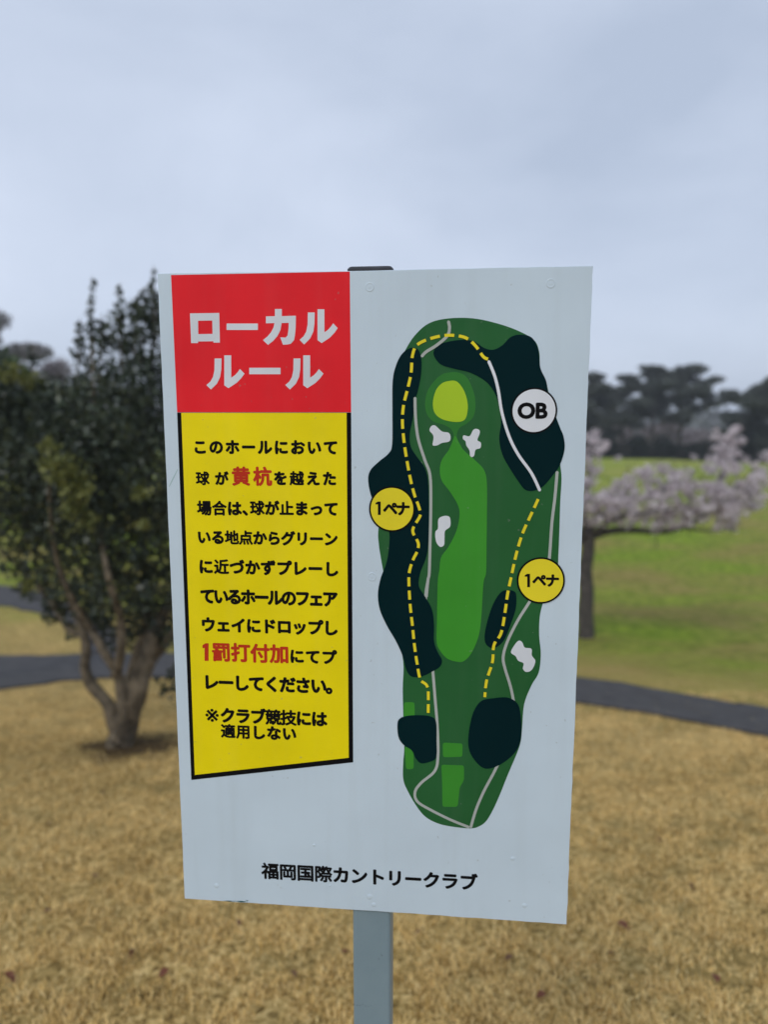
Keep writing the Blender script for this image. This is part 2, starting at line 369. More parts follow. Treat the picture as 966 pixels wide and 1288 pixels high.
# --- cherry tree at right
cb = hit(738, 802); CY = cb[1]
ct = empty('cherry_tree', (cb[0], cb[1], cb[2] - .03))
setp(ct, 'flowering cherry with one dark trunk and low spreading pale pink crown right of the sign', 'tree')
def C3(px, py, dy=0.0): return P3(px, py, dy, CY)
limb('trunk', rel(ct, [C3(737, 812), C3(737, 795), C3(738, 760), C3(737, 720), C3(740, 690), C3(743, 672)]), .16, .10, BARK_D, ct, 12, 5, .07)
cl = []
def cblob(px, py, dy, rpx, fl=.8):
    c = C3(px, py, dy) - np.array(ct.location); r = rpx * CY / F_PX; cl.append((c, (r, r, r * fl)))
CL = [([(743, 675, 0), (765, 668, -.1), (800, 667, -.2), (840, 668, -.3), (875, 655, -.3), (915, 625, -.3), (950, 590, -.3)], .085, .015),
      ([(742, 672, 0), (752, 650, .2), (790, 630, .4), (840, 615, .6), (890, 600, .7)], .06, .012),
      ([(740, 680, 0), (735, 640, .1), (740, 600, .2), (748, 560, .2)], .06, .012),
      ([(738, 685, 0), (715, 668, .1), (670, 660, .2), (620, 640, .3), (560, 610, .3)], .075, .012),
      ([(738, 680, 0), (720, 650, -.3), (690, 620, -.6), (650, 600, -.8)], .055, .012),
      ([(742, 674, 0), (770, 655, -.5), (810, 645, -.9), (860, 640, -1.2)], .055, .012),
      ([(880, 652, -.3), (905, 612, -.2), (912, 575, -.1), (920, 555, 0)], .03, .006),
      ([(850, 662, -.3), (900, 668, -.4), (935, 655, -.4)], .03, .006)]
for q, r0, r1 in CL: limb('branch', rel(ct, [C3(*a) for a in q]), r0, r1, BARK_D, ct, 8, 4, .08)
for i in range(330):
    q, _, _ = random.choice(CL); s = random.randint(1, len(q) - 2) if len(q) > 2 else 0; u = random.random()
    a = [q[s][k] * (1 - u) + q[s+1][k] * u for k in range(3)]
    cblob(a[0] + random.gauss(0, 12), a[1] - random.uniform(-2, 26), a[2] + random.uniform(-.6, .6), random.uniform(3, 7.5))
for i in range(760):
    x = random.uniform(738, 965) if i % 4 else random.uniform(560, 738); top = 606 + 22 * math.sin(x * .03 - 1.2) - max(0, (x - 870)) * .35; cblob(x, random.uniform(top, 662 - max(0, x - 860) * .25), random.uniform(-.9, .9), random.uniform(2.5, 7))
for x, y in [(745, 552), (738, 575), (752, 590), (742, 605), (905, 580), (922, 568), (938, 578), (950, 585), (925, 590), (908, 600), (958, 600), (940, 620), (890, 590), (965, 575), (733, 548)]:
    cblob(x, y, 0, random.uniform(6, 11))
tw = []
for c, r in cl[::5]:
    c = np.array(c); e = c + RNG.normal(size=3) * .25 + np.array([.05, 0, .12]); tw.append(tube([c - (e - c) * .6, c, e], [.008, .006, .002], 4))
join_tubes('twigs', tw, BARK_D, ct)
BLOS = leaf_mat('cherry_blossom', [(.15, (.30, .22, .235)), (.35, (.56, .48, .505)), (.6, (.76, .69, .71)), (.85, (.84, .79, .80)), (.97, (.24, .13, .08))], .7, .2, .35)
mesh_np('crown', leaf_quads(clump_points(cl, 2300, .0), .045, .8), 4, BLOS, ct)

# --- pines along the crest
PINE = leaf_mat('pine_needles', [(.15, (.035, .046, .04)), (.5, (.07, .082, .068)), (.9, (.12, .13, .10))], .6, .2, .1)  # needles lightened and greyed, so part of the distance haze is in their colour
def at_y(px, py, y):
    r = ray(px, py); q = r * (y / r[1]); return np.array([q[0], q[1], q[2] + CAM_H])
def pine(px, y, top, spread, label, seed, low=.45, mat=None, lean=0, group='pines on the rise beyond the fairway', cat='tree'):
    low = max(.3, low - .10)
    random.seed(seed)
    b = at_y(px, 560, y); b[2] = gz(b[0], y); H = at_y(px, top, y)[2] - b[2]; S = spread * y / F_PX
    o = empty('pine_tree', (b[0], b[1], b[2] - .05)); setp(o, label, cat, group)
    ax = [Vector((lean * k * k + .12 * math.sin(k * 5 + seed), .1 * math.sin(k * 4), H * .93 * k)) for k in (0, .2, .4, .6, .8, 1)]
    limb('trunk', ax, H * .028, H * .008, BARK_D, o, 8, 4, .05)
    cl = []; br = []
    nb = 9
    for i in range(nb):
        k = low + (1 - low) * i / (nb - 1); k0 = max(.1, k - .12)
        j = min(4, int(k0 * 5)); base = ax[j].lerp(ax[j+1], k0 * 5 - j)
        th = i * 2.4 + seed; w = S * (1.0 - .55 * ((k - low) / (1 - low)) ** 2) * random.uniform(.7, 1.05)
        if i == nb - 1: w *= .3
        e = Vector((base.x + math.cos(th) * w, base.y + math.sin(th) * w, H * k * .97 - random.uniform(0, .3)))
        br.append(tube([base, base.lerp(e, .5) + Vector((0, 0, -.1)), e], [H * .01, H * .007, .02], 6))
        for u in (.45, .75, 1.0):
            c = base.lerp(e, u); r = S * random.uniform(.22, .40); cl.append((np.array(c) + np.array([random.gauss(0, .4), random.gauss(0, .4), random.gauss(.05, .2)]), (r, r, r * random.uniform(.32, .5))))
    join_tubes('branches', br, BARK_D, o)
    sz = .30 * y / 60; mesh_np('crown', leaf_quads(clump_points(cl, 230 * (60 / y) ** 2, .35), sz, .5, .4), 4, mat or PINE, o)
pine(745, 58, 470, 44, 'pine with broad dark crown standing nearest the sign edge on the rise', 1, .5)
pine(784, 64, 470, 36, 'thin dark pine second from the sign edge with a low rounded top', 2, .6)
pine(822, 60, 458, 42, 'tall pine in the middle of the group with layered flat crown', 3, .62)
pine(856, 62, 456, 42, 'tallest flat-topped umbrella pine with branch reaching right into open sky', 4, .74, lean=.5)
pine(944, 50, 482, 46, 'heavy dark pine at the right edge of the photo left of its darkest neighbour', 5, .3)
pine(1000, 47, 462, 76, 'largest darkest pine cut off by the right edge of the photo', 6, .25)
for px, yy, tp, sp, lb, sd_ in [(700, 62, 474, 60, 'pine hidden just behind the right edge of the sign board', 7), (640, 60, 470, 60, 'pine behind the middle of the sign board', 8), (560, 63, 480, 60, 'pine behind the left half of the course map', 9)]:
    pine(px, yy, tp, sp, lb, sd_)

SHR = leaf_mat('dark_shrub_leaves', [(.15, (.006, .010, .008)), (.6, (.014, .020, .014)), (.95, (.03, .036, .02))], .6, .2, .05)
PALE = leaf_mat('pale_twiggy_blossom', [(.15, (.13, .11, .11)), (.5, (.27, .23, .235)), (.9, (.42, .37, .38))], .8, .1, .2)
def bush(name, px, y, top, wpx, mat, label, seed, group, cat='bush', per=260, leaf=.2):
    random.seed(seed); b = at_y(px, 560, y); b[2] = gz(b[0], y); H = at_y(px, top, y)[2] - b[2]; S = wpx * y / F_PX
    o = empty(name, (b[0], b[1], b[2] - .05)); setp(o, label, cat, group); cl = []
    for i in range(9):
        x = random.uniform(-.8, .8) * S; h = random.uniform(.45, .8) * H * (1 - .4 * (x / S) ** 2); r = random.uniform(.25, .38) * S
        cl.append((np.array([x, random.uniform(-.6, .6), h]), (r, r, min(h, r * .8))))
        cl.append((np.array([x * .9, random.uniform(-.6, .6), h * .4]), (r, r, h * .5)))
    st = [tube([(0, 0, 0), (random.uniform(-.2, .2), 0, H * .3), (random.uniform(-S, S) * .5, random.uniform(-.3, .3), H * .7)], [.09, .06, .02], 5) for _ in range(6)]
    join_tubes('stems', st, BARK_D, o)
    mesh_np('foliage', leaf_quads(clump_points(cl, per, .3), leaf, .6), 4, mat, o)
for i, (px, yy, tp, w, lb) in enumerate([(745, 50, 542, 30, 'near-black bush beside the right edge of the sign under the pines'), (785, 49, 546, 30, 'near-black bush second from the sign edge at the field crest'), (820, 50, 544, 30, 'near-black rounded bush under the tall layered pine'),
                                         (858, 52, 556, 26, 'low dark bush between the umbrella pine and the right-hand pines'), (900, 50, 552, 30, 'low dark bush at the foot of the right-hand pines'), (945, 49, 545, 34, 'dark bush at the field crest near the right edge of the photo'),
                                         (700, 50, 548, 30, 'dark bush hidden behind the right edge of the board')]):
    bush('evergreen_bush', px, yy, tp, w * 1.25, SHR, lb, 20 + i, 'dark bushes along the field crest')
for i, (px, yy, tp, w, lb) in enumerate([(845, 72, 522, 42, 'pale pinkish blossoming bush seen under the umbrella pine'), (895, 75, 530, 40, 'pale pinkish bush in the gap left of the heavy right-hand pine'), (765, 76, 520, 40, 'hazy pale bush seen between the pine trunks near the sign')]):
    bush('blossoming_bush', px, yy, tp, w, PALE, lb, 40 + i, 'pale blossoming bushes behind the pines', per=170, leaf=.28)

# --- far left: bare grey tree and pale blossom tree above the evergreen
GREYT = leaf_mat('bare_grey_twigs', [(.2, (.15, .145, .145)), (.8, (.34, .32, .32))], .8, .1, .1)
pine(-14, 44, 388, 74, 'hazy grey-leaved tall tree at the top left edge behind the evergreen', 51, .55, GREYT, group='background trees at far left')
pine(-95, 46, 410, 60, 'grey tree outside the left edge behind the evergreen', 52, .5, GREYT, group='background trees at far left')
bush('blossoming_bush', 66, 48, 424, 58, PALE, 'pale pinkish blossom tree top seen left of the evergreen crown', 53, 'background trees at far left', 'tree', per=330, leaf=.2)
bush('blossoming_bush', 130, 52, 446, 46, PALE, 'pale blossom tree hidden behind the evergreen crown', 54, 'background trees at far left', 'tree', per=180, leaf=.2)

# --- far-off wood closing the horizon
random.seed(3); cl = []
for i in range(230):
    a = random.uniform(-1.25, 1.25); d = random.uniform(125, 190); x = math.sin(a) * d; y = math.cos(a) * d
    r = random.uniform(4, 8); cl.append((np.array([x, y, gz(x, y) + random.uniform(0, 4.5)]), (r, r, r * .6)))
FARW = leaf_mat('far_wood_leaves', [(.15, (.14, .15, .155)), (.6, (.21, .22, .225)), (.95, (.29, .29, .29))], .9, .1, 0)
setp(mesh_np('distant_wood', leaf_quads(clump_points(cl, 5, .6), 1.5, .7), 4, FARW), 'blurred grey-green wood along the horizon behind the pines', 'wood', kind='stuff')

# ------------------------------------------------------------------ fallen leaves on the turf
LEAFB = two_tone('dead_leaf', (.085, .035, .012), (.15, .065, .022), 30, .6, .3, .7)
lv = []; lf = []; nseg = 5
prof = [0.0, .62, 1.0, .85, .45, 0.0]
for i, w in enumerate(prof):
    x = (i / nseg - .5); z = .10 * math.sin(i * 1.1)
    lv += [(x, -.26 * w, z + .12 * w), (x, 0, z), (x, .26 * w, z + .10 * w)]
for i in range(nseg):
    for k in range(2): lf.append((i*3+k, (i+1)*3+k, (i+1)*3+k+1, i*3+k+1))
random.seed(11)
def leaf_mesh(kink, wide, mat):
    me = bpy.data.meshes.new('fallen_leaf'); me.from_pydata([(x, y * wide, z * kink + .06 * math.sin(x * 7 * wide)) for x, y, z in lv], [], lf); me.materials.append(mat); return me
LEAFR = two_tone('reddish_dead_leaf', (.11, .028, .009), (.17, .048, .015), 30, .6, .3, .7)
LM = [leaf_mesh(1, 1, LEAFB), leaf_mesh(1.8, .8, LEAFB), leaf_mesh(1.3, 1.25, LEAFR)]
spots = [(785, 1170, 1.15, 2, 'largest reddish dead leaf lying right of the lower right corner of the board'),
         (640, 1210, .85, 0, 'dark brown dead leaf on the grass below the lower right corner of the board'),
         (205, 1230, .9, 2, 'reddish dead leaf on the grass between left photo edge and post near the bottom'),
         (300, 1165, .75, 0, 'small brown dead leaf just under the teal scratch on the lower board edge'),
         (165, 1205, .8, 1, 'narrow brown dead leaf lying below and left of the lower left board corner'),
         (12, 1235, 1.1, 2, 'broad reddish dead leaf at the extreme left edge of the photo near the bottom'),
         (60, 1150, .8, 0, 'brown dead leaf level with the bottom of the board near the left photo edge'),
         (435, 1203, .75, 2, 'small reddish dead leaf right beside the left side of the post'),
         (770, 1205, .7, 1, 'narrow dead leaf just below the largest reddish leaf right of the board'),
         (370, 1230, .7, 0, 'small brown dead leaf midway between the post and the lower left board corner'),
         (525, 1178, .6, 1, 'tiny narrow dead leaf just right of the post under the board edge'),
         (120, 1105, .75, 0, 'brown dead leaf left of the board level with its bottom lettering'),
         (870, 1120, .8, 1, 'narrow dead leaf far right of the board level with its bottom lettering'),
         (900, 1235, .85, 2, 'reddish dead leaf in the lower right corner of the photo'),
         (130, 1000, .9, 1, 'dark dead leaf on the grass just in front of the forked tree trunk'),
         (60, 1040, .8, 0, 'brown dead leaf near the left photo edge below the forked tree'),
         (830, 1060, .75, 0, 'brown dead leaf right of the board between it and the right photo edge'),
         (680, 1258, .8, 2, 'reddish dead leaf at the bottom of the photo right of the post')]
for px, py, s, kd_, lab in spots:
    s *= .85
    p = hit(px, py); o = bpy.data.objects.new('fallen_leaf', LM[kd_]); COL.objects.link(o)
    setp(o, lab, 'leaf', 'fallen leaves on the dry grass')
    o.location = (p[0], p[1], p[2] + .018); k = .062 * s; o.scale = (k, k, k)
    o.rotation_euler = (random.uniform(-.3, .3), random.uniform(-.3, .3), random.uniform(0, 6.28))

# ------------------------------------------------------------------ the sign
YAW = math.radians(5.2); DIST = 0.981
UX = np.array([math.cos(YAW), -math.sin(YAW), 0]); UN = np.array([math.sin(YAW), math.cos(YAW), 0])
def plane(px, py, d=0.0):
    r = ray(px, py); q = r * ((DIST + d) / (r @ UN)); return np.array([q @ UX, q[2] + CAM_H])
pu = plane(467, 1147)[0]
sp_ = UX * pu + UN * (DIST + .028); SG = gz(sp_[0], sp_[1])
sign = empty('course_rule_sign', (sp_[0], sp_[1], SG), -YAW)
setp(sign, 'white local rule board with golf hole map and yellow notice on a grey steel post', 'sign')
def L2(px, py, depth=0.0):
    """photo pixel -> sign-local (x, z); the board face is local y = -0.028"""
    u = plane(px, py); return (u[0] - pu, u[1] - SG)
FACE = -.028
def weather(m, amt=.16):
    t = m.node_tree; b = t.nodes['Principled BSDF']; src = b.inputs['Base Color'].links[0].from_socket
    tc_ = N(t, 'ShaderNodeTexCoord'); m1 = N(t, 'ShaderNodeMapping'); m1.inputs['Scale'].default_value = (26, 1, 1.6); t.links.new(tc_.outputs['Object'], m1.inputs[0])
    st = ramp(t, noise(t, 1.0, 6, .6, m1.outputs[0]), [(.48, (0, 0, 0)), (.75, (amt, amt, amt))])
    c = mixc(t, st, src, (.30, .34, .33))
    sp = ramp(t, noise(t, 120, 2, .5), [(.74, (0, 0, 0)), (.78, (.35, .35, .35))]); c = mixc(t, sp, c, (.22, .24, .22))
    t.links.new(c, b.inputs['Base Color'])
WHITE = print_mat('board_white', (.58, .70, .80), .33, .05, .4)
RED = print_mat('vinyl_red', (.82, .02, .03)); YEL = print_mat('vinyl_yellow', (.88, .73, .006)); BLK = print_mat('vinyl_black', (.006, .006, .007), .5, .1, .05)
LWHT = print_mat('vinyl_white', (.70, .74, .80)); ROUGHG = print_mat('map_rough_green', (.022, .118, .036)); FOR = print_mat('map_forest', (.0015, .016, .020), .5, .1, .04)
FAIR = print_mat('map_fairway', (.05, .30, .03)); COLL = print_mat('map_collar', (.036, .19, .036)); GRN = print_mat('map_putting_green', (.40, .60, .03))
PATHM = print_mat('map_path_grey', (.42, .46, .44)); REDT = print_mat('letter_red', (.52, .035, .015)); YELL = print_mat('map_yellow', (.80, .68, .03)); TEE = print_mat('map_tee', (.045, .26, .03))

weather(WHITE, .10)
for m in (RED, YEL, ROUGHG, FAIR): weather(m, .035)
def closed(P, k=6):
    P = [Vector(p) for p in P]; n = len(P); out = []
    for i in range(n):
        p0, p1, p2, p3 = P[i-1], P[i], P[(i+1) % n], P[(i+2) % n]
        for j in range(k):
            u = j / k; out.append(.5 * ((2*p1) + (p2-p0)*u + (2*p0-5*p1+4*p2-p3)*u*u + (3*p1-p0-3*p2+p3)*u**3))
    return out
def flat(name, loops, layer, mat, parent, thick=None):
    """flat print/vinyl: filled outline laid on the board, 0.15 mm per layer, with a real edge"""
    y = FACE - .00018 * layer; v = []; f = []; T = [[Vector((p[0], p[1], 0)) for p in lp] for lp in loops]
    for tri in tessellate_polygon(T): f.append(tuple(tri))
    for lp in T: v += [(p.x, y, p.y) for p in lp]
    n = len(v); yb = y + .00016; v += [(a[0], yb, a[2]) for a in v]; s = 0
    for lp in T:
        m = len(lp)
        for i in range(m): a = s + i; b = s + (i + 1) % m; f.append((a, b, b + n, a + n))
        s += m
    return mesh(name, v, f, mat, parent)
def c1(p): return (p[0] / 3.45 + 190, p[1] / 3.45 + 320)
def c2(p): return (p[0] / 2.683 + 190, p[1] / 2.683 + 680)
def c3(p): return (p[0] / 3.019 + 440, p[1] / 3.019 + 320)
def c4(p): return (p[0] / 3.019 + 440, p[1] / 3.019 + 700)
A = lambda P: [c3(p) for p in P]
B = lambda P: [c4(p) for p in P]
def loc(P): return [L2(*p) for p in P]

# board: thin aluminium sheet, slightly uneven cut edges
def side(a, b, n, amp, seed):
    random.seed(seed); out = []
    for i in range(n):
        u = i / n; out.append((a[0] + (b[0]-a[0]) * u + random.uniform(-amp, amp), a[1] + (b[1]-a[1]) * u + random.uniform(-amp, amp)))
    return out
TL, TR, BR, BLc = (197.6, 344), (746.3, 334), (713.1, 1163), (231.9, 1130.6)
T1 = (440, 340.8)
bd = loc(side(TL, T1, 14, .25, 1) + side(T1, TR, 18, .25, 5) + side(TR, BR, 60, .45, 2) + side(BR, (490, 1147.5), 14, .35, 3) + side((490, 1147.5), BLc, 16, .3, 6) + side(BLc, TL, 40, .2, 4))
n = len(bd); v = []; f = []
cx = sum(p[0] for p in bd) / n; cz = sum(p[1] for p in bd) / n
def ins(p, d):
    q = Vector((p[0] - cx, p[1] - cz)); return (p[0] - q.normalized().x * d, p[1] - q.normalized().y * d)
rings = [(.0006, 0.0), (0, .0006), (0, .0024), (.0006, .003)]
for d, dy in rings: v += [(ins(p, d)[0], FACE + dy, ins(p, d)[1]) for p in bd]
for r in range(3):
    for i in range(n): f.append((r*n+i, r*n+(i+1) % n, (r+1)*n+(i+1) % n, (r+1)*n+i))
f.append(tuple(range(n))[::-1]); f.append(tuple(range(3*n, 4*n)))
mesh('board', v, f, WHITE, sign)

# title plate
tp = flat('title_plate', [loc([(214.8, 346.0), (439.9, 341.6), (441.6, 518.6), (222.5, 518.6)])], 1, RED, sign)
K = {'ro': ([[(168, 256), (295, 254), (298, 383), (270, 383), (270, 377), (203, 378), (203, 385), (173, 385)], [(203, 288), (265, 287), (266, 345), (204, 346)]]),
     'bar': ([[(327, 300), (463, 300), (463, 328), (327, 328)]]),
     'ka': ([[(537, 237), (567, 237), (567, 268), (628, 266), (627, 320), (624, 350), (620, 372), (606, 388), (592, 391), (572, 392), (560, 360), (584, 361), (592, 352), (596, 325), (597, 297), (566, 298), (561, 328), (548, 354), (530, 375), (507, 393), (485, 372), (505, 356), (520, 338), (531, 317), (535, 298), (498, 299), (498, 269), (537, 268)]]),
     'ru_l': ([[(680, 252), (710, 252), (709, 300), (704, 335), (690, 365), (664, 391), (644, 371), (662, 355), (673, 335), (679, 305)]]),
     'ru_r': ([[(722, 238), (752, 238), (752, 338), (768, 327), (780, 314), (790, 299), (810, 320), (795, 341), (775, 362), (740, 385), (722, 372)]])}
def kd(key, dx=0, dy=0, sy=1): return [loc([c1((x + dx, (y - 238) * sy + 238 + dy)) for x, y in lp]) for lp in K[key]]
for key in ('ro', 'bar', 'ka', 'ru_l', 'ru_r'): flat('lettering', kd(key), 2, LWHT, tp)
for dx in (-405, -62):
    for key in ('ru_l', 'ru_r'): flat('lettering', kd(key, dx, 200, .97), 2, LWHT, tp)
flat('lettering', kd('bar', 98.5, 192), 2, LWHT, tp)

# rules plate: black border with yellow field
rp = flat('notice_plate', [loc([(222.5, 518.9), (441.6, 518.9), (444.2, 958.8), (240.3, 981.0)])], 1, BLK, sign)
flat('yellow_field', [loc([(227.7, 519.3), (435.9, 519.3), (438.6, 953.0), (244.8, 974.6)])], 2, YEL, rp)

def text_tris(body, spacing=1.0):
    c = bpy.data.curves.new('t', 'FONT'); c.body = body; c.size = 1; c.space_character = spacing; c.resolution_u = 4
    o = bpy.data.objects.new('t', c); COL.objects.link(o); dg = bpy.context.evaluated_depsgraph_get(); dg.update()
    me = bpy.data.meshes.new_from_object(o.evaluated_get(dg)); me.calc_loop_triangles()
    v = np.array([p.co[:2] for p in me.vertices]); t = [tuple(q.vertices) for q in me.loop_triangles]
    bpy.data.objects.remove(o); bpy.data.curves.remove(c); bpy.data.meshes.remove(me)
    return v, t
GCACHE = {}
def glyph(ch):
    if ch not in GCACHE: GCACHE[ch] = text_tris(ch)
    return GCACHE[ch]
def weight(ch, kana, kanji): return 0.008 if ch == '※' else kanji if '\u4e00' <= ch <= '\u9fff' else kana
def letters(body, x0, x1, yc, h, layer, mat, parent, bold=.054, kb=.040, slant=0.0):
    """x0..x1 ink extent, yc ink centre, h ink height, all in photo pixels"""
    a = L2(x0, yc); b = L2(x1, yc); top = L2((x0 + x1) / 2, yc - h / 2); bot = L2((x0 + x1) / 2, yc + h / 2)
    Wd = b[0] - a[0]; Hh = top[1] - bot[1]; G = []
    for ch in body: v, t = glyph(ch); G.append((v, t, weight(ch, bold, kb)))
    latin = body.isascii()
    ylo = min(v[:, 1].min() - w for v, t, w in G); yhi = max(v[:, 1].max() + w for v, t, w in G); s = Hh / (yhi - ylo)
    if latin:
        px = [0]; 
        for i in range(1, len(G)): px.append(px[-1] + G[i-1][0][:, 0].max() - G[i][0][:, 0].min() + .10)
    else: px = list(range(len(G)))
    l0 = G[0][0][:, 0].min() - G[0][2]; r1 = G[-1][0][:, 0].max() + G[-1][2]
    need = Wd / s; sp = 1.0
    if px[-1] and not latin: sp = max(.86, min(1.5, (need - r1 + l0) / px[-1]))
    sx = Wd / (r1 - l0 + px[-1] * sp); mz_ = (top[1] + bot[1]) / 2; cy = (ylo + yhi) / 2
    V = []; Fa = []
    for (v, t, bw), p in zip(G, px):
        offs = [(0, 0)] + ([(bw * math.cos(i * math.pi / 4), bw * math.sin(i * math.pi / 4)) for i in range(8)] if bw else [])
        for i, (ox, oz) in enumerate(offs):
            y = FACE - .00018 * layer - .000008 * i; k = len(V)
            for q in v:
                X = (q[0] + ox + p * sp - l0) * sx
                V.append((a[0] + X, y, mz_ + (q[1] + oz - cy) * s + (X - Wd / 2) * slant))
            Fa += [tuple(j + k for j in tri) for tri in t]
    return mesh('lettering', V, Fa, mat, parent)
def l1(body, x0, x1, y0, y1, mat=None, **k): p = c1((x0, y0)); q = c1((x1, y1)); letters(body, p[0], q[0], (p[1]+q[1])/2, q[1]-p[1], 3, mat or BLK, rp, **k)
def l2(body, x0, x1, y0, y1, mat=None, **k): p = c2((x0, y0)); q = c2((x1, y1)); letters(body, p[0], q[0], (p[1]+q[1])/2, q[1]-p[1], 3, mat or BLK, rp, **k)
l1('このホールにおいて', 188, 808, 805, 867)
l1('球が', 193, 337, 940, 1002); l1('黄杭', 350, 525, 920, 1005, REDT, kb=.038); l1('を越えた', 533, 803, 940, 1003)
l1('場合は、', 198, 420, 1068, 1134); l1('球が止まって', 428, 810, 1068, 1134)
l1('いる地点からグリーン', 203, 810, 1198, 1262)
l2('に近づかずプレーし', 163, 632, 65, 117)
l2('ているホールのフェア', 166, 630, 166, 218)
l2('ウェイにドロップし', 171, 630, 262, 315)
l2('罰打付加', 205, 463, 346, 411, REDT, kb=.038); l2('にてプ', 470, 628, 366, 415)
one = [(70, 152), (88, 140), (107, 140), (107, 247), (83, 247), (83, 168), (70, 170)]
flat('lettering', [loc([(x / 4.83 + 240, y / 4.83 + 780) for x, y in one])], 3, REDT, rp)
l2('レーしてください。', 183, 612, 457, 511)
l2('※', 183, 228, 567, 611); l2('クラブ競技には', 234, 595, 567, 622)
l2('適用しない', 235, 490, 622, 671)

# course map
MAP = A([(375, 243), (470, 243), (560, 262), (640, 290), (700, 325), (720, 370), (724, 430), (745, 480), (760, 540), (785, 620), (806, 680), (806, 740), (800, 790), (805, 850), (800, 940), (797, 1040), (793, 1140), (788, 1208)]) + \
      B([(760, 110), (735, 175), (722, 230), (720, 300), (726, 370), (718, 440), (690, 490), (663, 560), (655, 650), (650, 700), (636, 745), (600, 830), (572, 900), (545, 960), (518, 1005), (490, 1025), (460, 1032), (400, 1027), (340, 1015), (290, 990), (255, 950), (220, 890), (203, 845), (203, 780), (207, 720), (203, 600), (201, 500), (203, 400), (180, 300), (135, 180), (130, 80)]) + \
      A([(120, 1165), (110, 1100), (109, 1040), (130, 900), (168, 700), (170, 560), (166, 480), (177, 420), (207, 370), (245, 310), (300, 262)])
cm = flat('course_map', [loc(closed(MAP, 5))], 1, ROUGHG, sign)
D1 = A([(232, 355), (260, 362), (272, 400), (270, 460), (258, 520), (246, 560), (240, 620), (228, 680), (232, 730), (260, 775), (285, 810), (297, 860), (300, 950), (300, 1050), (297, 1110)]) + \
     B([(288, 10), (268, 60), (262, 110), (285, 150), (312, 200), (320, 260), (320, 320), (333, 360), (350, 392), (342, 418), (310, 438), (280, 452), (240, 457), (217, 435), (200, 375), (175, 320), (140, 260), (114, 200), (107, 140), (118, 80), (138, 28)]) + \
     A([(148, 1120), (149, 1050), (120, 1000), (84, 925), (70, 860), (78, 820), (110, 787), (148, 755), (161, 720), (162, 600), (163, 480), (177, 418), (200, 376)])
D2 = A([(330, 352), (360, 335), (420, 325), (470, 330), (510, 355), (545, 362), (580, 345), (610, 315), (645, 305), (690, 315), (716, 360), (724, 430), (746, 480), (755, 530), (778, 600), (795, 650), (812, 690), (816, 740), (798, 800), (770, 840), (735, 880), (700, 897), (670, 895), (650, 875), (610, 815), (580, 760), (568, 700), (575, 640), (570, 590), (555, 535), (520, 485), (460, 450), (400, 435), (350, 420), (325, 395), (318, 372)])
D3 = B([(575, 135), (600, 127), (625, 132), (633, 150), (630, 200), (610, 260), (590, 310), (570, 335), (545, 347), (525, 340), (513, 320), (515, 280), (530, 220), (550, 170)])
D4 = B([(185, 620), (215, 605), (270, 602), (310, 608), (328, 628), (330, 700), (328, 762), (300, 780), (270, 784), (250, 765), (235, 735), (205, 715), (187, 690), (181, 655)])
D5 = B([(500, 548), (550, 537), (600, 535), (635, 555), (648, 590), (652, 650), (648, 700), (630, 740), (600, 770), (560, 795), (520, 805), (490, 790), (460, 750), (450, 710), (455, 650), (470, 590)])
CO = A([(375, 449), (410, 448), (445, 467), (470, 520), (478, 570), (470, 615), (445, 642), (422, 655), (410, 672), (408, 700), (425, 735), (400, 760), (375, 745), (394, 700), (388, 668), (360, 648), (320, 636), (295, 610), (286, 570), (295, 520), (322, 480), (350, 456)])
FA = A([(400, 690), (408, 700), (430, 740), (480, 785), (511, 820), (521, 870), (521, 1000), (520, 1100), (518, 1208)]) + B([(508, 100), (500, 230), (490, 300), (465, 362), (440, 392), (415, 400), (370, 387), (340, 352), (330, 320), (331, 250), (334, 100)]) + \
     A([(340, 1200), (347, 1150), (375, 1110), (405, 1050), (417, 990), (410, 950), (380, 900), (350, 860), (342, 820), (350, 780), (378, 740), (394, 700)])
GR = A([(375, 481), (405, 482), (430, 510), (445, 550), (448, 590), (436, 628), (400, 636), (350, 625), (322, 600), (316, 560), (328, 515), (350, 490)])
for P, m, lay, nm in [(CO, COLL, 2, 'green_collar'), (FA, FAIR, 3, 'fairway'), (GR, GRN, 3, 'putting_green')]: flat(nm, [loc(closed(P, 5))], lay, m, cm)
BK = [A([(310, 652), (325, 650), (350, 672), (375, 677), (383, 692), (378, 710), (350, 716), (332, 725), (315, 724), (318, 700), (316, 685), (303, 668)]),
      A([(480, 662), (493, 668), (493, 682), (485, 705), (498, 715), (496, 735), (478, 742), (472, 765), (458, 768), (455, 745), (443, 725), (440, 710), (430, 700), (433, 687), (455, 690), (468, 668)]),
      A([(358, 993), (378, 996), (383, 1015), (380, 1035), (362, 1050), (360, 1075), (358, 1103), (343, 1110), (328, 1090), (325, 1055), (335, 1040), (337, 1005)]),
      B([(640, 320), (655, 325), (665, 345), (690, 350), (692, 375), (705, 395), (698, 420), (685, 435), (668, 437), (658, 425), (660, 405), (640, 395), (630, 378), (613, 365), (620, 345)])]
for P in BK: flat('bunker', [loc(closed(P, 5))], 3, LWHT, cm)
def rrect(P, r=8):
    out = []; n = len(P)
    for i in range(n):
        p = Vector(P[i]); a = (Vector(P[i-1]) - p).normalized(); b = (Vector(P[(i+1) % n]) - p).normalized()
        for k in range(5):
            u = k / 4; out.append(tuple((p + a * r) * (1-u)**2 + p * 2*u*(1-u) + (p + b * r) * u*u))
    return out
for P in [[(353, 706), (429, 710), (428, 760), (354, 762)], [(348, 790), (434, 793), (434, 850), (418, 875), (410, 950), (352, 950), (351, 860)], [(206, 553), (246, 553), (247, 640), (204, 640)], [(208, 722), (242, 728), (243, 806), (214, 808)]]:
    flat('tee_ground', [loc(B(rrect(P, 10)))], 2, TEE, cm)
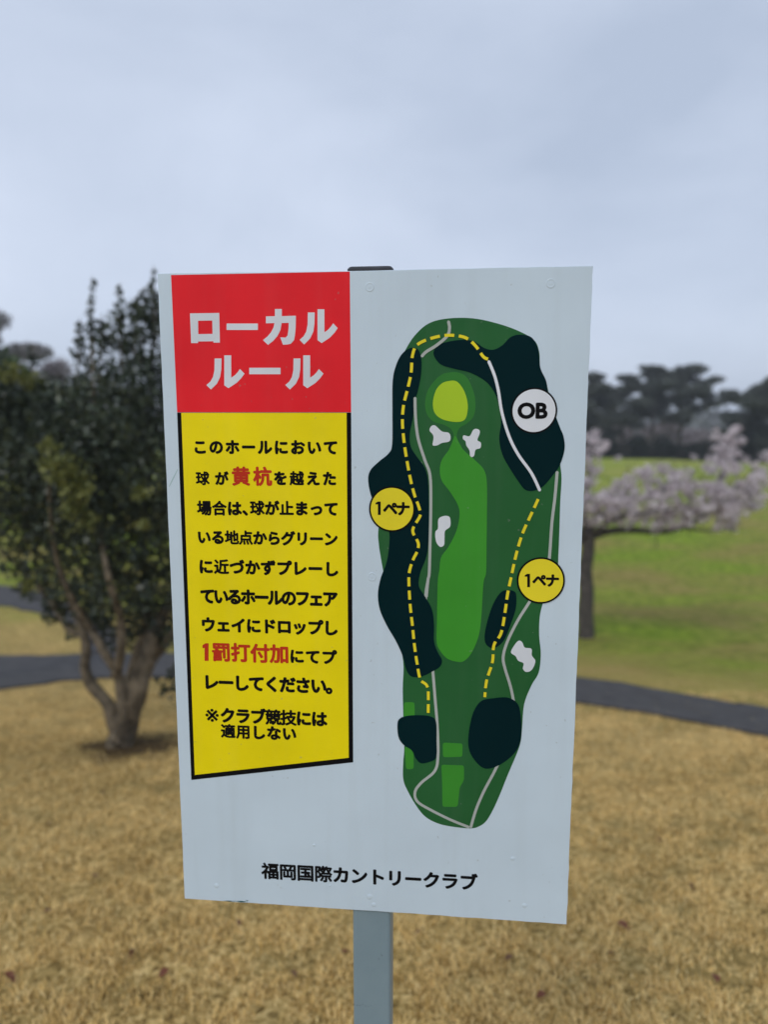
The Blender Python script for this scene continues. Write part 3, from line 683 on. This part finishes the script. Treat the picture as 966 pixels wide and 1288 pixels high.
def band(P, w, k=5):
    """ribbon of width w (crop pixels / 3.02) along polyline of local points"""
    L = smooth_line([(p[0], p[1], 0) for p in P], k); l = []; r = []
    for i, p in enumerate(L):
        t = (L[min(i+1, len(L)-1)] - L[max(i-1, 0)]).normalized(); nn = Vector((-t.y, t.x, 0)) * w / 2; l.append(p + nn); r.append(p - nn)
    a0 = L[0] - (L[1] - L[0]).normalized() * w * .4; a1 = L[-1] + (L[-1] - L[-2]).normalized() * w * .4
    return [(p.x, p.y) for p in l] + [(a1.x, a1.y)] + [(p.x, p.y) for p in reversed(r)] + [(a0.x, a0.y)]
MM = 1 / 3.019 * DIST / F_PX   # one crop pixel on the board
def cp(P, w, lay, m, nm, k=5): return flat(nm, [band(loc(P), w * MM, k)], lay, m, cm)
cp(A([(375, 255), (379, 280), (370, 310), (330, 345), (290, 370), (274, 387)]), 11, 2, PATHM, 'map_path')
cp(A([(248, 545), (250, 620), (260, 700), (285, 780), (305, 840), (308, 950), (305, 1100), (302, 1208)]) + B([(297, 90), (288, 165), (300, 300), (315, 430), (325, 550), (333, 650), (335, 760), (322, 815), (272, 858), (248, 893), (257, 930), (310, 963), (385, 1000), (452, 1027)]), 11, 3, PATHM, 'map_path')
cp(B([(460, 1027), (480, 960), (510, 890), (555, 805), (600, 700), (625, 600), (622, 548), (610, 490), (590, 425), (583, 380), (600, 320), (640, 240), (690, 160), (740, 60)]) + A([(757, 1165), (768, 1020), (780, 920), (788, 826)]), 11, 3, PATHM, 'map_path')
for P in (D1, D2, D3, D4, D5): flat('tree_area', [loc(closed(P, 5))], 4, FOR, cm)
cp(A([(375, 255), (379, 280), (370, 310), (330, 345), (290, 370), (274, 387)]), 11, 4.5, PATHM, 'map_path')
cp(A([(248, 545), (250, 620), (260, 700), (285, 780), (305, 840), (308, 950), (305, 1100), (302, 1208)]) + B([(297, 90), (291, 152)]), 11, 4.5, PATHM, 'map_path')
cp(A([(528, 406), (550, 460), (565, 520), (578, 600), (605, 690), (640, 760), (690, 830), (722, 896)]), 11, 5, LWHT, 'boundary_line')
def dashes(P, dash, gap, w):
    L = smooth_line([(p[0], p[1], 0) for p in loc(P)], 10); S = [0]
    for a, b in zip(L, L[1:]): S.append(S[-1] + (b - a).length)
    def atd(s):
        s = max(0, min(S[-1], s))
        for i in range(len(L) - 1):
            if S[i+1] >= s: return L[i].lerp(L[i+1], (s - S[i]) / max(1e-9, S[i+1] - S[i]))
        return L[-1]
    s = 0
    while s < S[-1] - dash * .3:
        e = min(s + dash, S[-1]); Q = [atd(s + (e - s) * k / 5) for k in range(6)]; l = []; r = []
        for i, p in enumerate(Q):
            t = (Q[min(i+1, 5)] - Q[max(i-1, 0)]).normalized(); nn = Vector((-t.y, t.x, 0)) * w / 2; l.append(p + nn); r.append(p - nn)
        flat('penalty_line_dash', [[(p.x, p.y) for p in l] + [(p.x, p.y) for p in reversed(r)]], 5.5, YELL, cm); s += dash + gap
dashes(A([(525, 398), (507, 388), (480, 350), (450, 322), (415, 310), (360, 308), (300, 322), (255, 345), (238, 385), (233, 450), (220, 510), (205, 570), (200, 630), (205, 700), (215, 770), (230, 850), (245, 910), (263, 960), (268, 990), (245, 1030), (240, 1055), (260, 1095), (257, 1125), (240, 1160)]) +
       B([(226, 60), (225, 110), (230, 190), (238, 260), (245, 330), (255, 400), (268, 465), (290, 485), (298, 510), (298, 593)]), 36 * MM, 17 * MM, 11 * MM)
dashes(A([(716, 929), (690, 985), (660, 1050), (640, 1110), (625, 1170)]) + B([(615, 70), (600, 140), (590, 210), (575, 290), (548, 335), (542, 400), (520, 470), (513, 533)]), 36 * MM, 17 * MM, 11 * MM)

def badge(cx_, cy_, r, face):
    c = L2(cx_, cy_); ww = L2(cx_ + r, cy_)[0] - c[0]
    circ = lambda q: [(c[0] + q * math.cos(i * math.pi / 32), c[1] + q * math.sin(i * math.pi / 32)) for i in range(64)]
    o = flat('badge', [circ(ww)], 6, BLK, sign); flat('badge_face', [circ(ww * .925)], 7, face, o); return o
b0 = badge(671.8, 516.6, 29.3, LWHT); p = c3((637, 562)); q = c3((752, 625)); letters('OB', p[0], q[0], (p[1]+q[1])/2, q[1]-p[1], 8, BLK, b0, bold=.045)
for (bx, by, br_), (x0, x1, y0, y1), fn in [((493.1, 640.2, 29.0), (98, 228, 938, 992), c3), ((680.4, 730.0, 30.4), (665, 795, 65, 115), c4)]:
    b = badge(bx, by, br_, YELL)
    k = (x1 - x0) / 345.0
    od = [(268, 342), (292, 329), (320, 329), (320, 463), (292, 463), (292, 356), (268, 358)]
    flat('lettering', [loc([fn((x0 + (x - 268) * k, y0 + (y - 329) * k)) for x, y in od])], 8, BLK, b)
    m0 = fn((x0 + 75 * k, y0)); m1 = fn((x1, y1)); letters('ペナ', m0[0], m1[0], (m0[1] + m1[1]) / 2, (m1[1] - m0[1]) * .95, 8, BLK, b, bold=.052)

letters('福岡国際カントリークラブ', 328.4, 601.3, 1102.2, 21.6, 1, BLK, sign, bold=.044, kb=.034, slant=.004)

# rivets and blisters under the film, worn spots on the lower edge
def dome(name, px, py, r, h, mat, ring=True):
    c = L2(px, py); v = []; f = []; S = 24; pr = [(1.0, 0), (.86, 1.0), (.72, .35), (.4, .75), (.0, .9)] if ring else [(1, 0), (.7, .7), (.35, .95), (0, 1)]
    for a, b in pr[:-1]: v += [(c[0] + r * a * math.cos(i * 2 * math.pi / S), FACE - h * b + .00005, c[1] + r * a * math.sin(i * 2 * math.pi / S)) for i in range(S)]
    v.append((c[0], FACE - h * pr[-1][1], c[1])); m = len(pr) - 1
    for k in range(m - 1):
        for i in range(S): f.append((k*S+i, k*S+(i+1) % S, (k+1)*S+(i+1) % S, (k+1)*S+i))
    for i in range(S): f.append(((m-1)*S+i, (m-1)*S+(i+1) % S, len(v)-1))
    return mesh(name, v, f, mat, sign, smooth=True)
for px, py in [(465, 361), (693, 356.5), (468, 725.5)]: dome('rivet', px, py, .0066, .0007, WHITE)
for px, py, r in [(645, 1080, .0035), (660, 1139, .004), (395, 1063, .0025), (272, 1114, .0045), (465, 1128, .005), (470, 1138, .004), (415, 1114, .002)]: dome('blister', px, py, r, .0007, WHITE, False)
random.seed(5)
TEAL = print_mat('teal_scratch', (.01, .09, .10))
for a, b, w in [((280, 1133.0), (296, 1133.6), 1.1), ((294, 1133.2), (312, 1134.4), 1.5), ((308, 1132.2), (313, 1133.0), .8)]:
    flat('scratch', [loc([(a[0], a[1]), ((a[0]+b[0])/2, (a[1]+b[1])/2 - w*.5), b, ((a[0]+b[0])/2, (a[1]+b[1])/2 + w*.6)])], 1, TEAL, sign)
FAINT = print_mat('faint_teal_scratch', (.40, .56, .58))
flat('scratch', [loc([(212, 612), (217, 601), (223, 590), (223.6, 590.5), (218, 602), (213, 612)])], 1, FAINT, sign)

# post: square steel tube with rounded corners, plastic cap, faint weld seam, clamps behind
m_, t_, b_ = mat_base('post_paint', .42, .5)
n1 = noise(t_, 6, 5); n2 = noise(t_, 170, 3, .6)
c_ = ramp(t_, n1, [(.3, (.165, .24, .285)), (.7, (.23, .315, .36))]); c_ = mixc(t_, ramp(t_, n2, [(.70, (0, 0, 0)), (.74, (1, 1, 1))]), c_, (.05, .055, .06))
t_.links.new(c_, b_.inputs['Base Color']); bump(t_, b_, n1, .2, .003); POST = m_
x0 = L2(443.2, 1148)[0]; x1 = L2(490.8, 1148)[0]; D_ = .028; hw = (x1 - x0) / 2 * (DIST + .004) / DIST
def rr(hw, y0, y1, r, k=4):
    out = []; cy = (y0 + y1) / 2; hy = (y1 - y0) / 2
    for (sx, sy, a0) in ((1, 1, 0), (-1, 1, 90), (-1, -1, 180), (1, -1, 270)):
        for i in range(k + 1):
            a = math.radians(a0 + 90 * i / k); out.append((sx * (hw - r) + r * math.cos(a), cy + sy * (hy - r) + r * math.sin(a)))
    return out
def prism(name, prof, z0, z1, mat, parent, taper=0):
    n = len(prof); v = [(x, y, z0) for x, y in prof] + [(x, y, z1 - taper) for x, y in prof]
    f = [(i, (i+1) % n, n + (i+1) % n, n + i) for i in range(n)]
    if taper:
        cy = sum(q[1] for q in prof) / n; v += [(x * .92, cy + (y - cy) * .92, z1) for x, y in prof]
        f += [(n+i, n+(i+1) % n, 2*n+(i+1) % n, 2*n+i) for i in range(n)]; f.append(tuple(range(2*n, 3*n)))
    else: f.append(tuple(range(n, 2*n)))
    f.append(tuple(range(n))[::-1]); return mesh(name, v, f, mat, parent, smooth=False)
ztop = L2(465, 339.0)[1]
prism('post', rr(hw, FACE + .0035, FACE + .0035 + 2*hw, .005), -.25, ztop - .002, POST, sign)
CAPM = two_tone('black_plastic', (.012, .013, .018), (.03, .032, .04), 30, .45)
prism('cap', rr(hw + .0022, FACE + .0032, FACE + .0035 + 2*hw + .0022, .006), ztop - .012, ztop + .0055, CAPM, sign, .003)
for zz in (.25, .88):
    zt = L2(467, 1147)[1] + (ztop - L2(467, 1147)[1]) * zz
    prism('clamp', rr(hw + .022, FACE + .0035 + 2*hw + .0005, FACE + .0035 + 2*hw + .004, .001), zt - .012, zt + .012, POST, sign)
for i in range(7):
    flat_x = L2(445 + i * 3.6, 1265)[0]; zz = L2(445, 1266 + random.uniform(-1, 1))[1]; w = random.uniform(.0004, .0011)
    mesh('paint_chip', [(flat_x - w, FACE + .0034, zz), (flat_x + w, FACE + .0034, zz + .0002), (flat_x + w * .6, FACE + .0034, zz + .0009), (flat_x - w * .7, FACE + .0034, zz + .0007)], [(0, 1, 2, 3)], BLK, sign)

# ------------------------------------------------------------------ moist air
hv = []; X0, X1, Y0, Y1, Z0, Z1 = -425, 425, -425, 425, -9.5, 11.5
hv = [(x, y, z) for z in (Z0, Z1) for y in (Y0, Y1) for x in (X0, X1)]
hz = bpy.data.materials.new('haze_air'); hz.use_nodes = True; t = hz.node_tree; t.nodes.clear()
ho = N(t, 'ShaderNodeOutputMaterial'); pv = N(t, 'ShaderNodeVolumePrincipled'); pv.inputs['Color'].default_value = (.90, .94, 1, 1); pv.inputs['Density'].default_value = .0014; pv.inputs['Anisotropy'].default_value = .1
t.links.new(pv.outputs[0], ho.inputs['Volume'])
setp(mesh('haze', hv, [(0, 2, 3, 1), (4, 5, 7, 6), (0, 1, 5, 4), (2, 6, 7, 3), (0, 4, 6, 2), (1, 3, 7, 5)], hz), kind='stuff')
bpy.context.view_layer.update()
